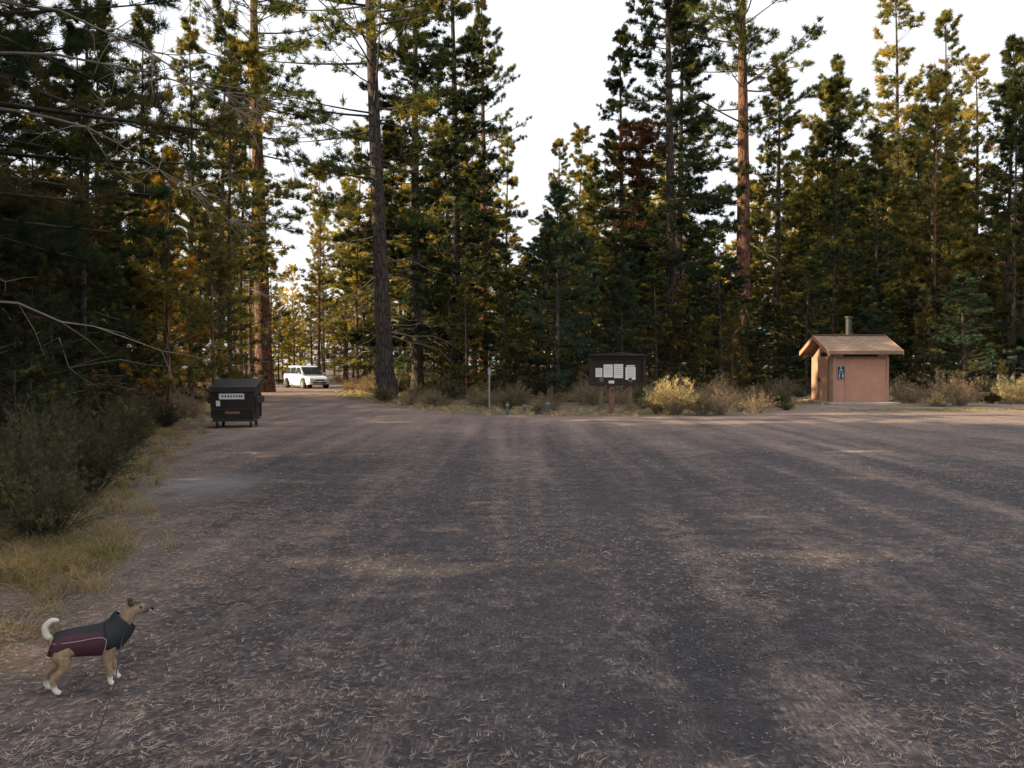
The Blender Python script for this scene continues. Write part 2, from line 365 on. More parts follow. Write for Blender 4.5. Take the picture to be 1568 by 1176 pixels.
# ---------------------------------------------------------------- shrubs & grass
def make_shrub(name,Rr,H,ns,nl,leafL,leafW,col,col2,p2,seed,stem=M_TWIG,jag=.45):
    rng=np.random.default_rng(seed); mb=MB()
    az=rng.uniform(0,6.28,ns); tilt=rng.uniform(0,1,ns)**.6
    tip=np.stack([np.cos(az)*tilt*Rr,np.sin(az)*tilt*Rr,H*(1.05-.55*tilt**2)*rng.uniform(1-jag,1.15+jag*.3,ns)],-1)
    tip[:,:2]*=rng.uniform(.75,1.25,(ns,1))
    b=tip*np.array([.18,.18,0])
    ss=np.linspace(0,1,5)
    P=np.stack([b*(1-x)+tip*x+np.array([0,0,1])*(np.sin(x*math.pi)*.12*H)+rng.normal(0,.025,(ns,3))*x*Rr for x in ss],1)
    tubes(mb,P,np.full((ns,1),.006)*(1.2-ss)[None],3,0,(1,1,1))
    I=np.repeat(np.arange(ns),nl); s=rng.uniform(.3,1,len(I)); k=np.minimum((s*4).astype(int),3); fr=(s*4-k)[:,None]
    p=P[I,k]*(1-fr)+P[I,k+1]*fr+rng.normal(0,.03*Rr,(len(I),3))
    d=nrm(tip-b)[I]
    c=np.where(rng.uniform(size=(len(I),1))<p2,np.array(col2),np.array(col))*rng.uniform(.6,1.3,(ns,1))[I]*(.7+.5*s[:,None])
    needles(mb,rng,p,d,5,leafL,leafW,1,c,spread=.8)
    return mb.mesh(name,[stem,M_FOL],(0,))
SH={}
SH['bitter']=make_shrub('bitterbrush',.75,.9,125,15,.06,.009,(.065,.074,.048),(.12,.105,.07),.3,1,jag=.55)
SH['sage']=make_shrub('sagebrush',.7,.7,100,11,.065,.012,(.12,.113,.085),(.165,.135,.10),.35,2,stem=M_DEADW)
SH['rabbit']=make_shrub('rabbitbrush',.8,.95,110,11,.11,.011,(.37,.31,.2),(.48,.4,.26),.4,3,stem=M_DEADW,jag=.6)
SH['brown']=make_shrub('brown_brush',.9,.9,110,8,.07,.012,(.2,.15,.12),(.29,.22,.175),.4,4,stem=M_DEADW,jag=.6)
def shrub(k,x,y,s,name,coll=None,sz=1.):
    o=bpy.data.objects.new(name,SH[k]); o.location=(x,y,0); o.scale=(s,s,s*sz); o.rotation_euler=(0,0,random.uniform(0,6.28))
    (coll or COL).objects.link(o); return o
rs=random.Random(5)
for (x,y,s) in [(-4.2,7.0,.75),(-4.9,7.8,.95),(-5.5,8.4,1.0),(-5.2,9.6,.85),(-6.1,9.9,1.0),(-6.0,11.2,.9),(-7.0,11.8,1.05),(-6.9,13.6,.95),(-7.9,13,1.15),(-7.6,15.4,.9),(-8.4,17.2,.95),(-6.4,8.0,1.1),(-7.3,9.4,1.2),(-8.8,15.2,1.15),(-9.2,18.6,1.0),(-8.8,19.9,.75),(-4.6,6.0,.55),(-5.4,7.0,.9),(-8.6,11.5,1.2),(-9.8,17,1.1)]:
    shrub('bitter',x,y,s,'bitterbrush_shrub')
shrub('rabbit',5.35,25.6,1.1,'rabbitbrush_shrub'); shrub('rabbit',4.9,26.3,.9,'rabbitbrush_shrub'); shrub('sage',6.1,25.1,.9,'sagebrush_shrub')
shrub('brown',6.7,25.3,.85,'dry_brush_shrub'); shrub('brown',8.2,26.3,.8,'dry_brush_shrub')
shrub('brown',16.9,31.0,1.3,'dry_brush_shrub'); shrub('brown',18.0,31.4,1.2,'dry_brush_shrub'); shrub('rabbit',16.5,30.4,.5,'rabbitbrush_shrub')
shrub('rabbit',20.9,32.6,1.1,'rabbitbrush_shrub'); shrub('rabbit',22.1,33.2,1.1,'rabbitbrush_shrub'); shrub('bitter',9.9,28.2,.55,'low_green_shrub',sz=.6)
ucl=bpy.data.collections.new('undergrowth_plants')
n=0
for _ in range(6000):
    if n>=600: break
    y=rs.uniform(20,80); px=rs.uniform(-60,1640); x=(px-784)/1200*y
    s_=sd1(x,y)
    if s_>-.5 or (12.5<x<16.8 and 31<y<36.5): continue
    if abs(x-4.0)<2 and y<29: continue
    if s_<-12 and rs.random()<.5: continue
    k=rs.choice(['sage','bitter','brown','sage','brown','brown','bitter'] if s_>-5 else ['bitter','brown','sage'])
    shrub(k,x,y,rs.uniform(.5,1.2)*(1 if s_<-2 else .8),'undergrowth_plant',coll=ucl,sz=rs.uniform(.8,1.1)); n+=1
e=bpy.data.objects.new('undergrowth',None); e.instance_type='COLLECTION'; e.instance_collection=ucl; COL.objects.link(e)

def grass(name,P,h,nb,col,w=.006,seed=0,spread=.55):
    rng=np.random.default_rng(seed); mb=MB(); N=len(P)
    hh=h*rng.uniform(.5,1.3,N)
    D=np.tile([0,0,1.],(N,1))
    c=np.array(col)*rng.uniform(.6,1.35,(N,1))*np.array([1,1,1]); g=rng.uniform(size=(N,1))<.2
    c=np.where(g,c*np.array([.6,.72,.5]),c)
    d=nrm(nrm(rng.normal(size=(N,nb,3)))*spread+D[:,None]); d[...,2]=np.abs(d[...,2])
    l=hh[:,None,None]*rng.uniform(.5,1.1,(N,nb,1))
    s=nrm(np.cross(d,rng.normal(size=(N,nb,3))))*w*.5
    p=P[:,None,:]+rng.normal(size=(N,nb,3))*np.array([.05,.05,0])
    m=p+d*l*.6; out=d*np.array([1,1,0]); t=p+d*l+out*l*.45-np.array([0,0,1])*l*.12
    v=np.stack([p-s,p+s,m+s*.8,m-s*.8,t],2).reshape(-1,3)
    b=(np.arange(N*nb)[:,None]*5)
    base=mb.n
    mb.add(v,b+np.array([0,1,2,3]),0,np.repeat(c,nb*5,axis=0))
    f=b+base+np.array([3,2,4]); mb.f3.append(f); mb.m3.append(np.zeros(len(f),int))
    o=bpy.data.objects.new(name,mb.mesh(name,[M_GRASS])); COL.objects.link(o); return o
g=np.random.default_rng(4)
def scatter(n,x0,x1,y0,y1,lo,hi,pw=1.,clump=0):
    X=g.uniform(x0,x1,n); Y=y0+(y1-y0)*g.uniform(0,1,n)**pw; s=sdist(X,Y)
    nz=np.sin(X*1.9+Y*1.1)+np.sin(X*-3.1+Y*2.3+1)+np.sin(X*5.3+Y*4.1+2)
    k=(s>lo)&(s<hi)&(g.uniform(size=n)<np.clip((hi-s)/1.2,0,1))&(nz*clump>-1.6+clump*.4-(1-clump)*9)
    return np.stack([X[k],Y[k],np.zeros(k.sum())],-1)
grass('dry_grass',scatter(5600,-9,-2.3,3.2,20,-3.0,.35,1.3,1),.16,26,(.29,.225,.135),w=.005,seed=1)
grass('bank_grass',scatter(1900,-5.2,-2.7,3.4,7.2,-2.5,.1,1,1),.18,34,(.29,.225,.14),w=.004,seed=11,spread=.9)
grass('verge_grass',scatter(8000,-16,28,21,50,-4,.2),.17,12,(.38,.31,.19),w=.014,seed=2)
grass('forest_floor_grass',scatter(8000,-40,50,28,85,-40,-1),.28,9,(.34,.28,.14),w=.022,seed=3)
X=g.normal(15.3,1.6,700);Y=g.normal(28.2,.35,700); grass('path_grass',np.stack([X,Y,X*0],-1),.07,10,(.3,.28,.14),w=.012,seed=6)

# ---------------------------------------------------------------- ground
def ground_material():
    m,nt,out=newmat('ground_cinder')
    tc=nd(nt,'ShaderNodeTexCoord'); o=tc.outputs['Object']
    sd=nd(nt,'ShaderNodeAttribute',attribute_name='sd').outputs['Fac']
    sx=nd(nt,'ShaderNodeSeparateXYZ'); nt.links.new(o,sx.inputs[0])
    nL=noise(nt,o,.35,5,.6); nM=noise(nt,o,1.8,6,.65); nF=noise(nt,o,28,6,.75); nFF=noise(nt,o,110,3,.7); nP=noise(nt,o,6,6,.75)
    grit=ramp(nt,nF,[(.3,(.040,.037,.040)),(.55,(.080,.073,.077)),(.75,(.155,.14,.142))])
    vo=nd(nt,'ShaderNodeTexVoronoi'); vo.inputs['Scale'].default_value=75; nt.links.new(o,vo.inputs['Vector'])
    peb=ramp(nt,vo.outputs['Color'],[(.45,(.6,.6,.6)),(.9,(1.5,1.47,1.45))])
    grit=mix(nt,.7,grit,peb,'MULTIPLY')
    grit=mix(nt,1.,grit,ramp(nt,nP,[(.35,(.72,.72,.74)),(.65,(1.3,1.27,1.24))]),'MULTIPLY')
    duff=ramp(nt,nF,[(.3,(.155,.108,.088)),(.55,(.26,.19,.16)),(.75,(.39,.297,.255))])
    def trk(rot,sc_x,sc,sy=.06):
        mp=nd(nt,'ShaderNodeMapping'); mp.inputs['Scale'].default_value=(sc_x,sy,1); mp.inputs['Rotation'].default_value=(0,0,R_(rot)); nt.links.new(o,mp.inputs[0])
        return noise(nt,mp.outputs[0],sc,3,.5)
    st=trk(-20,1.2,1.5); st2=trk(72,.8,1.3); st3=trk(35,1.3,1.4)
    st=math_(nt,'MULTIPLY',math_(nt,'ADD',math_(nt,'ADD',st,st2),st3),.3333)
    edge=math_(nt,'SUBTRACT',1.0,math_(nt,'DIVIDE',sd,2.0),True)
    far=math_(nt,'MULTIPLY',math_(nt,'SUBTRACT',sx.outputs[1],10.0),.08,True)  # far pinkish dirt, with the sunlit strip's paleness put into the colour
    a=math_(nt,'ADD',math_(nt,'MULTIPLY',edge,.5),math_(nt,'MULTIPLY',far,.8))
    a=math_(nt,'ADD',a,math_(nt,'MULTIPLY',math_(nt,'SUBTRACT',st,.5),3.6))
    a=math_(nt,'ADD',a,math_(nt,'MULTIPLY',math_(nt,'SUBTRACT',nM,.5),1.3))
    a=math_(nt,'ADD',a,math_(nt,'MULTIPLY',math_(nt,'SUBTRACT',nP,.5),1.3))
    a=math_(nt,'ADD',a,.02,True)
    a=math_(nt,'ADD',math_(nt,'MULTIPLY',a,.85),.04)
    c=mix(nt,a,grit,duff)
    for rot in (15,62,-38,100):
        mp=nd(nt,'ShaderNodeMapping'); mp.inputs['Scale'].default_value=(70,9,1); mp.inputs['Rotation'].default_value=(0,0,R_(rot)); mp.inputs['Location'].default_value=(rot,rot*.3,0); nt.links.new(o,mp.inputs[0])
        f=noise(nt,mp.outputs[0],1.0,2,.5)
        f=math_(nt,'ADD',f,math_(nt,'MULTIPLY',math_(nt,'SUBTRACT',nP,.5),.35))
        f=math_(nt,'ADD',f,math_(nt,'MULTIPLY',math_(nt,'SUBTRACT',st,.5),.5))
        f=math_(nt,'MULTIPLY',math_(nt,'SUBTRACT',f,.65),12,True)
        c=mix(nt,math_(nt,'MULTIPLY',f,.55),c,(.34,.275,.235))
    def spot(cx,cy,rx,ry):
        mp=nd(nt,'ShaderNodeMapping',vector_type='POINT'); mp.inputs['Location'].default_value=(-cx/rx,-cy/ry,0); mp.inputs['Scale'].default_value=(1/rx,1/ry,0); nt.links.new(o,mp.inputs[0])
        ln=nd(nt,'ShaderNodeVectorMath',operation='LENGTH'); nt.links.new(mp.outputs[0],ln.inputs[0])
        d_=math_(nt,'ADD',ln.outputs['Value'],math_(nt,'MULTIPLY',math_(nt,'SUBTRACT',nM,.5),1.6))
        d_=math_(nt,'ADD',d_,math_(nt,'MULTIPLY',math_(nt,'SUBTRACT',nP,.5),2.2))
        return math_(nt,'MULTIPLY',math_(nt,'SUBTRACT',1.1,d_),1.8,True)
    c=mix(nt,math_(nt,'MULTIPLY',spot(-4.2,10.3,.8,1.5),.75),c,(.2,.185,.185))
    for q in ((1.3,4.5,.75,.7),(.75,3.5,.6,.5)):
        c=mix(nt,math_(nt,'MULTIPLY',spot(*q),.55),c,(.04,.038,.042))
    tone=ramp(nt,nL,[(.3,(.75,.75,.77)),(.7,(1.2,1.18,1.16))]); c=mix(nt,1.,c,tone,'MULTIPLY')
    soil=ramp(nt,nM,[(.3,(.05,.038,.028)),(.5,(.12,.087,.062)),(.7,(.23,.175,.12))])
    soil=mix(nt,.5,soil,ramp(nt,nF,[(.3,(.05,.037,.027)),(.7,(.30,.225,.155))]))
    b_=math_(nt,'ADD',math_(nt,'MULTIPLY',sd,.9),math_(nt,'MULTIPLY',math_(nt,'SUBTRACT',nM,.5),3.))
    b_=math_(nt,'ADD',b_,.5,True)
    c=mix(nt,b_,soil,c)
    b=nd(nt,'ShaderNodeBsdfPrincipled'); b.inputs['Roughness'].default_value=.93; b.inputs['Specular IOR Level'].default_value=.2
    nt.links.new(c,b.inputs['Base Color'])
    bp=nd(nt,'ShaderNodeBump'); bp.inputs['Strength'].default_value=.6; bp.inputs['Distance'].default_value=.02
    hgt=math_(nt,'ADD',nF,math_(nt,'MULTIPLY',nFF,.5)); hgt=math_(nt,'ADD',hgt,math_(nt,'MULTIPLY',nM,1.2)); hgt=math_(nt,'ADD',hgt,math_(nt,'MULTIPLY',nP,1.0))
    nt.links.new(hgt,bp.inputs['Height']); nt.links.new(bp.outputs[0],b.inputs['Normal'])
    nt.links.new(b.outputs[0],out.inputs[0]); return m
M_G=ground_material()
def sheet(name,xs,ys,zoff,keep=None):
    X,Y=np.meshgrid(xs,ys); s=sdist(X,Y)
    r=np.random.default_rng(1); Z=np.zeros_like(X)
    for k in range(10):
        f=r.uniform(.1,.9); th=r.uniform(0,6.28); Z+=np.sin((X*np.cos(th)+Y*np.sin(th))*f+r.uniform(0,6))*.02
    Z=np.where(s<-1.8,(Z+.06)*np.clip((-s-1.8)/2,0,1),0)+zoff
    ny,nx=X.shape; idx=np.arange(nx*ny).reshape(ny,nx)
    f=np.stack([idx[:-1,:-1],idx[:-1,1:],idx[1:,1:],idx[1:,:-1]],-1).reshape(-1,4)
    if keep is not None: f=f[(s.ravel()[f]>keep).all(1)]
    mb=MB(); mb.add(np.stack([X,Y,Z],-1).reshape(-1,3),f,0,(1,1,1)); me=mb.mesh(name,[M_G],(0,))
    a=me.attributes.new('sd','FLOAT','POINT'); a.data.foreach_set('value',np.clip(s,-30,30).astype(np.float32).ravel())
    ob=bpy.data.objects.new(name,me); COL.objects.link(ob); return ob
xs=np.concatenate([np.linspace(-600,-60,20)[:-1],np.arange(-60,60,.5),np.linspace(60,600,20)])
ys=np.concatenate([np.linspace(-300,-30,12)[:-1],np.arange(-30,90,.5),np.linspace(90,900,20)])
sheet('ground',xs,ys,0)
sheet('gravel_parking_lot',np.arange(-30,60,.5),np.arange(-25,84,.5),.005,keep=-1.2)

def litter():
    r=np.random.default_rng(9); mb=MB(); N=105000
    y=1.6+26*r.uniform(0,1,N)**1.8; x=r.uniform(-.75,.75,N)*y
    nz=np.zeros(N)
    for k in range(14):
        f=r.uniform(.6,4); th=r.uniform(0,6.28); nz+=np.sin((x*np.cos(th)+y*np.sin(th))*f+r.uniform(0,6))
    s=sdist(x,y); edge=np.clip(1-s/2.6,0,1)
    pr=np.clip(.18+nz*.10+edge*.7,.03,1)
    for (cx,cy,rx,ry) in ((-4.2,10.3,.9,1.5),(1.3,4.5,.75,.7),(.75,3.5,.6,.5)): pr=np.where(((x-cx)/rx)**2+((y-cy)/ry)**2<1,pr*.3,pr)
    k=(s>-1.2)&(r.uniform(size=N)<pr); x=x[k];y=y[k];N=len(x)
    th=r.normal(.5,1.2,N); 
    n=3; T=th[:,None]+r.normal(0,.22,(N,n)); L=r.uniform(.02,.075,(N,n))*r.uniform(.6,1.15,(N,1)); w=.0020+.00018*y[:,None]
    p=np.stack([x,y,np.full(N,.011)],-1)[:,None]+r.normal(0,.006,(N,n,3))*[1,1,.15]
    d=np.stack([np.cos(T),np.sin(T),r.uniform(0,.12,(N,n))],-1); sn=np.stack([-np.sin(T),np.cos(T),0*T],-1)*w[...,None]*.5
    v=np.stack([p-sn,p+sn,p+d*L[...,None]],2).reshape(-1,3)
    c=np.array([.5,.41,.355])*r.uniform(.25,1.3,(N,1)); mb.add(v,np.arange(len(v)).reshape(-1,3),0,np.repeat(c,9,axis=0))
    o=bpy.data.objects.new('pine_needle_litter',mb.mesh('pine_needle_litter',[M_GRASS])); COL.objects.link(o)
litter()
def pebbles():
    r=np.random.default_rng(10); mb=MB(); 
    X=[];Y=[]
    for (cx,cy,sx,sy,n) in [(1.15,4.6,.35,.35,620),(1.5,4.3,.5,.3,420),(.7,3.6,.5,.35,420),(0,7,5,4,1200),(-5,10.5,.6,.6,200)]:
        X.append(r.normal(cx,sx,n)); Y.append(r.normal(cy,sy,n))
    x=np.concatenate(X); y=np.concatenate(Y); N=len(x); s=r.uniform(.003,.010,N)
    o=np.array([[1,0,0],[-1,0,0],[0,1,0],[0,-1,0],[0,0,.6],[0,0,-.6]],float)
    v=o[None]*s[:,None,None]*r.uniform(.6,1.3,(N,6,1)); v=v+np.stack([x,y,np.full(N,.008)],-1)[:,None]
    f=np.array([[0,2,4],[2,1,4],[1,3,4],[3,0,4],[2,0,5],[1,2,5],[3,1,5],[0,3,5]])
    f=(np.arange(N)[:,None,None]*6+f).reshape(-1,3)
    c=np.array([.15,.145,.155])*r.uniform(.5,1.9,(N,1)); mb.add(v.reshape(-1,3),f,0,np.repeat(c,6,axis=0))
    ob=bpy.data.objects.new('gravel_stones',mb.mesh('gravel_stones',[M_GRASS])); COL.objects.link(ob)
pebbles()

# ---------------------------------------------------------------- helpers for objects
def empty(name,loc,rz=0,s=1):
    e=bpy.data.objects.new(name,None); e.location=loc; e.rotation_euler=(0,0,rz); e.scale=(s,)*3; COL.objects.link(e); return e
def poly(name,verts,faces,mat,par,bevel=0,smooth=False,seg=2):
    me=bpy.data.meshes.new(name); me.from_pydata([tuple(v) for v in verts],[],faces); me.materials.append(mat); me.update()
    import bmesh
    bm=bmesh.new(); bm.from_mesh(me); bmesh.ops.recalc_face_normals(bm,faces=bm.faces)
    if bevel: bmesh.ops.bevel(bm,geom=bm.edges[:],offset=bevel,segments=seg,affect='EDGES',profile=.6)
    bm.to_mesh(me); bm.free()
    if smooth:
        for p in me.polygons: p.use_smooth=True
    o=bpy.data.objects.new(name,me); COL.objects.link(o); o.parent=par; return o
def box(name,c,s,mat,par,bevel=.01,rot=None):
    x,y,z=[k/2 for k in s]
    v=[(-x,-y,-z),(x,-y,-z),(x,y,-z),(-x,y,-z),(-x,-y,z),(x,-y,z),(x,y,z),(-x,y,z)]
    o=poly(name,v,[(0,1,2,3),(4,5,6,7),(0,1,5,4),(1,2,6,5),(2,3,7,6),(3,0,4,7)],mat,par,min(bevel,min(s)*.3))
    o.location=c
    if rot: o.rotation_euler=rot
    return o
def extr(name,prof,y0,y1,mat,par,bevel=0,axis='y',taper=None):
    n=len(prof); v=[]
    for k,yy in enumerate((y0,y1)):
        for (a,b) in prof:
            v.append((a,yy,b) if axis=='y' else (yy,a,b))
    f=[tuple(range(n)),tuple(range(2*n-1,n-1,-1))]+[(i,(i+1)%n,n+(i+1)%n,n+i) for i in range(n)]
    return poly(name,v,f,mat,par,bevel)
def cyl(name,c,r,h,mat,par,axis='z',seg=20,r2=None,bevel=0):
    r2=r if r2 is None else r2; v=[];
    for k,(rr,z) in enumerate(((r,-h/2),(r2,h/2))):
        for i in range(seg):
            a=i*2*math.pi/seg; v.append((rr*math.cos(a),rr*math.sin(a),z))
    f=[tuple(range(seg)),tuple(range(2*seg-1,seg-1,-1))]+[(i,(i+1)%seg,seg+(i+1)%seg,seg+i) for i in range(seg)]
    o=poly(name,v,f,mat,par,bevel); o.location=c
    if axis=='x': o.rotation_euler=(0,R_(90),0)
    if axis=='y': o.rotation_euler=(R_(90),0,0)
    return o

# ---------------------------------------------------------------- restroom
M_WALL=simple('painted_plywood',(.43,.22,.145),.75,.14,2.5,bump=.15)
M_WALL2=simple('wall_panel',(.37,.215,.155),.75,.12,3)
M_TRIM=simple('brown_trim',(.2,.12,.085),.7,.2,4)
M_DARK=simple('dark_opening',(.012,.012,.012),.8,.2,4)
M_CONC=simple('concrete',(.32,.29,.26),.9,.2,3,bump=.3)
M_PIPEV=simple('vent_pipe_black',(.02,.02,.022),.6,.2,4)
def shingle():
    m,nt,out=newmat('roof_shingles'); tc=nd(nt,'ShaderNodeTexCoord')
    br=nd(nt,'ShaderNodeTexBrick'); br.inputs['Scale'].default_value=1; br.inputs['Brick Width'].default_value=.3; br.inputs['Row Height'].default_value=.14
    br.inputs['Mortar Size'].default_value=.008; br.inputs['Color1'].default_value=(.34,.23,.15,1); br.inputs['Color2'].default_value=(.25,.165,.11,1); br.inputs['Mortar'].default_value=(.09,.06,.045,1)
    nt.links.new(tc.outputs['Object'],br.inputs['Vector'])
    c=mix(nt,.6,br.outputs[0],ramp(nt,noise(nt,tc.outputs['Object'],12,5),[(.3,(.6,.6,.6)),(.7,(1.3,1.3,1.3))]),'MULTIPLY')
    b=nd(nt,'ShaderNodeBsdfPrincipled'); b.inputs['Roughness'].default_value=.9; nt.links.new(c,b.inputs['Base Color']); nt.links.new(b.outputs[0],out.inputs[0]); return m
M_SH=shingle()
M_SIGNB=simple('sign_blue',(.012,.022,.045),.5,.1); M_WHITE=simple('white_paint',(.8,.8,.8),.5,.05); M_SIGNW=simple('sign_legend',(.45,.47,.5),.5,.05); M_PAPER=simple('paper',(.75,.75,.72),.6,.05,20)
b=empty('restroom_building',(13.4,32.6,0))
W,D=2.28,2.4
box('slab',(W/2,D/2-.2,.04),(W+.5,D+1.0,.1),M_CONC,b,.02)
box('front_wall',(W/2,.05,1.02),(W,.10,1.9),M_WALL,b,.006)
box('back_wall',(W/2,D-.05,1.02),(W,.10,1.9),M_WALL,b,.006)
box('right_wall',(W-.05,D/2,1.02),(.10,D-.2,1.9),M_WALL,b,.004)
box('left_wall',(.05,D/2,1.02),(.10,D-.2,1.9),M_WALL2,b,.004)
for sx_ in (.06,W-.06):
    extr('gable_panel',[(.05,1.975),(D-.05,1.975),(D/2,2.62)],sx_-.03,sx_+.03,M_WALL2,b,axis='x')
box('door',(-.012,D*.42,1.03),(.04,.95,1.9),M_WALL,b,.005)
for yy in (-.52,.52): box('door_frame',(-.018,D*.42+yy,1.02),(.05,.07,1.95),M_TRIM,b,.004)
box('door_handle',(-.06,D*.42+.36,1.0),(.05,.04,.14),M_DARK,b,.005)
for xx in (.03,W-.03): box('corner_trim',(xx,-.012,1.02),(.09,.026,1.9),M_WALL2,b,.003)
box('wall_batten',(.50,-.012,1.02),(.05,.024,1.9),M_WALL2,b,.003)
box('top_rail',(W/2,-.014,1.93),(W-.2,.03,.1),M_TRIM,b,.003)
box('vent_opening',(W/2-.05,.02,2.07),(W-.9,.06,.17),M_DARK,b,.003)
box('header_left',(.22,.03,2.07),(.44,.07,.17),M_WALL2,b,.004); box('header_right',(W-.22,.03,2.07),(.44,.07,.17),M_WALL2,b,.004)
box('vent_screen_left',(-.01,D*.42,2.1),(.04,.6,.14),M_DARK,b,.003)
for sgn in (-1,1):
    sl=.43; half=D/2+.40; th=.09
    y_e=D/2+sgn*half; z_r=2.91; z_e=z_r-half*sl
    prof=[(D/2+sgn*.002,z_r),(y_e,z_e),(y_e,z_e-th),(D/2+sgn*.002,z_r-th)]
    extr('roof_slope',prof,-.36,W+.40,M_SH,b,axis='x')
    for xe in (-.385,W+.425):
        extr('barge_board',[(D/2+sgn*.004,z_r+.01),(y_e,z_e+.01),(y_e,z_e-.17),(D/2+sgn*.004,z_r-.17)],xe-.022,xe+.022,M_WALL,b,axis='x')
    box('fascia',(W/2+.02,y_e+sgn*.016,z_e-.07),(W+.72,.03,.15),M_TRIM,b,.003)
box('ridge_cap',(W/2+.02,D/2,2.925),(W+.8,.2,.035),M_TRIM,b,.01)
cyl('vent_pipe',(1.75,D+.25,2.2),.13,3.1,M_PIPEV,b); cyl('vent_pipe_cap',(1.75,D+.25,3.78),.18,.08,M_PIPEV,b)
sg=empty('restroom_sign',(0,0,0)); sg.parent=b
box('sign_panel',(.30,-.035,1.32),(.30,.016,.54),M_SIGNB,sg,.004)
box('sign_border',(.30,-.030,1.32),(.325,.012,.565),M_SIGNW,sg,.004)
def disc(name,c,r,par,mat): return cyl(name,c,r,.006,mat,par,axis='y',seg=16)
for (dx,dz,k) in ((-.07,-.13,0),(.07,-.13,1)):
    disc('figure_head',(.30+dx,-.046,1.32+dz+.10),.022,sg,M_SIGNW)
    box('figure_body',(.30+dx,-.046,1.32+dz),(.06 if k else .04,.006,.12),M_SIGNW,sg,.002)
    box('figure_legs',(.30+dx,-.046,1.32+dz-.09),(.025,.006,.06),M_SIGNW,sg,.002)
disc('wheelchair_head',(.28,-.046,1.32+.22),.022,sg,M_SIGNW)
box('wheelchair_back',(.285,-.046,1.32+.14),(.025,.006,.11),M_SIGNW,sg,.002); box('wheelchair_seat',(.32,-.046,1.32+.1),(.08,.006,.025),M_SIGNW,sg,.002)
me=bpy.data.meshes.new('wheelchair_wheel'); vs=[];fs=[]
for i in range(20):
    a=i*2*math.pi/20
    for r_ in (.05,.066): vs.append((.29+r_*math.cos(a),-.047,1.32+.07+r_*math.sin(a)))
for i in range(20): fs.append((2*i,2*i+1,(2*i+3)%40,(2*i+2)%40))
me.from_pydata(vs,[],fs); me.materials.append(M_SIGNW); wo=bpy.data.objects.new('wheelchair_wheel',me); COL.objects.link(wo); wo.parent=sg

# ---------------------------------------------------------------- notice board
M_DKW=simple('dark_stained_wood',(.022,.017,.015),.8,.3,6,bump=.3); M_POSTW=simple('weathered_post',(.15,.115,.08),.85,.3,6,bump=.3)
M_REDP=simple('red_post',(.18,.08,.055),.7,.25,5,bump=.2)
k=empty('notice_board',(3.77,28,0))
for xx in (-.57,.46): box('post',(xx,.06,.55),(.14,.14,1.25),M_POSTW,k,.01)
box('back_panel',(0,.03,1.45),(1.9,.06,1.04),M_DKW,k,.01)
for zz,hh in ((.96,.12),(1.90,.10)): box('frame_rail',(0,-.03,zz),(2.0,.1,hh),M_DKW,k,.012)
for xx in (-.95,.95): box('frame_stile',(xx,-.034,1.43),(.11,.1,.83),M_DKW,k,.012)
extr('roof_cap',[(-1.06,1.955),(1.06,1.955),(1.06,1.99),(0,2.08),(-1.06,1.99)],-.2,.2,M_DKW,k,.008)
for (xx,zz,w,h) in ((-.66,1.36,.24,.32),(-.33,1.42,.33,.46),(.04,1.41,.33,.50),(.47,1.33,.36,.46),(.47,1.60,.3,.05)):
    box('notice_paper',(xx,-.006 if h>.1 else -.010,zz),(w,.008,h),M_PAPER,k,.001)
    if h>.1:
        for q in range(5): box('printed_line',(xx,-.0115,zz+h*.32-q*h*.14),(w*.7,.003,.008),M_POSTW,k,0)
box('clip_box',(-.22,-.05,1.02),(.2,.1,.1),M_PAPER,k,.01)
p=empty('fee_post',(3.24,25.4,0))
box('post',(0,0,.46),(.15,.15,.94),M_REDP,p,.015); box('cap',(0,0,.95),(.19,.19,.05),M_DARK,p,.01); box('base_plate',(0,0,.01),(.26,.26,.03),M_CONC,p,.005); box('envelope_slot',(0,-.078,.8),(.1,.012,.05),M_DARK,p,.002)
M_GREENP=simple('green_marker',(.08,.11,.08),.6,.2); M_STEEL=simple('galvanised_steel',(.3,.3,.3),.5,.2,metal=.6)
p=empty('sign_pole',(-.8,27.5,0)); cyl('pole',(0,0,.75),.032,1.6,M_STEEL,p); box('plate',(0,-.03,1.4),(.1,.01,.22),M_STEEL,p,.002)
for (x,y,h,w) in ((-.15,25.3,.42,.1),(.43,26.6,.3,.12),(1.2,26.3,.42,.13),(23.9,34.5,1.3,.08),(22.4,36,1.2,.08)):
    p=empty('marker_post',(x,y,0)); box('post',(0,0,h/2),(w,w*.8,h),M_GREENP if h<.5 else M_POSTW,p,.01); box('band',(0,0,h*.8),(w+.008,w*.8+.008,.05),M_STEEL if h<.5 else M_POSTW,p,.002)

# ---------------------------------------------------------------- dumpster
M_DUMP=simple('dumpster_steel',(.022,.018,.016),.45,.4,5,bump=.1); M_LID=simple('dumpster_lid',(.014,.014,.015),.4,.3,4); M_RUB=simple('rubber',(.02,.02,.02),.7,.2)
d=empty('dumpster',(-7.22,20.5,0),R_(8))
body=[(-.5,-.42,.18),(.5,-.42,.18),(.5,.5,.18),(-.5,.5,.18),(-.55,-.55,1.0),(.55,-.55,1.0),(.55,.55,1.16),(-.55,.55,1.16)]
F6=[(0,1,2,3),(4,5,6,7),(0,1,5,4),(1,2,6,5),(2,3,7,6),(3,0,4,7)]
poly('body',body,F6,M_DUMP,d,.015)
poly('lid',[(-.59,-.6,1.02),(.59,-.6,1.02),(.59,.6,1.18),(-.59,.6,1.18),(-.57,-.58,1.07),(.57,-.58,1.07),(.57,.58,1.26),(-.57,.58,1.26)],F6,M_LID,d,.012)
box('lid_hinge',(0,.6,1.2),(1.1,.06,.06),M_DUMP,d)
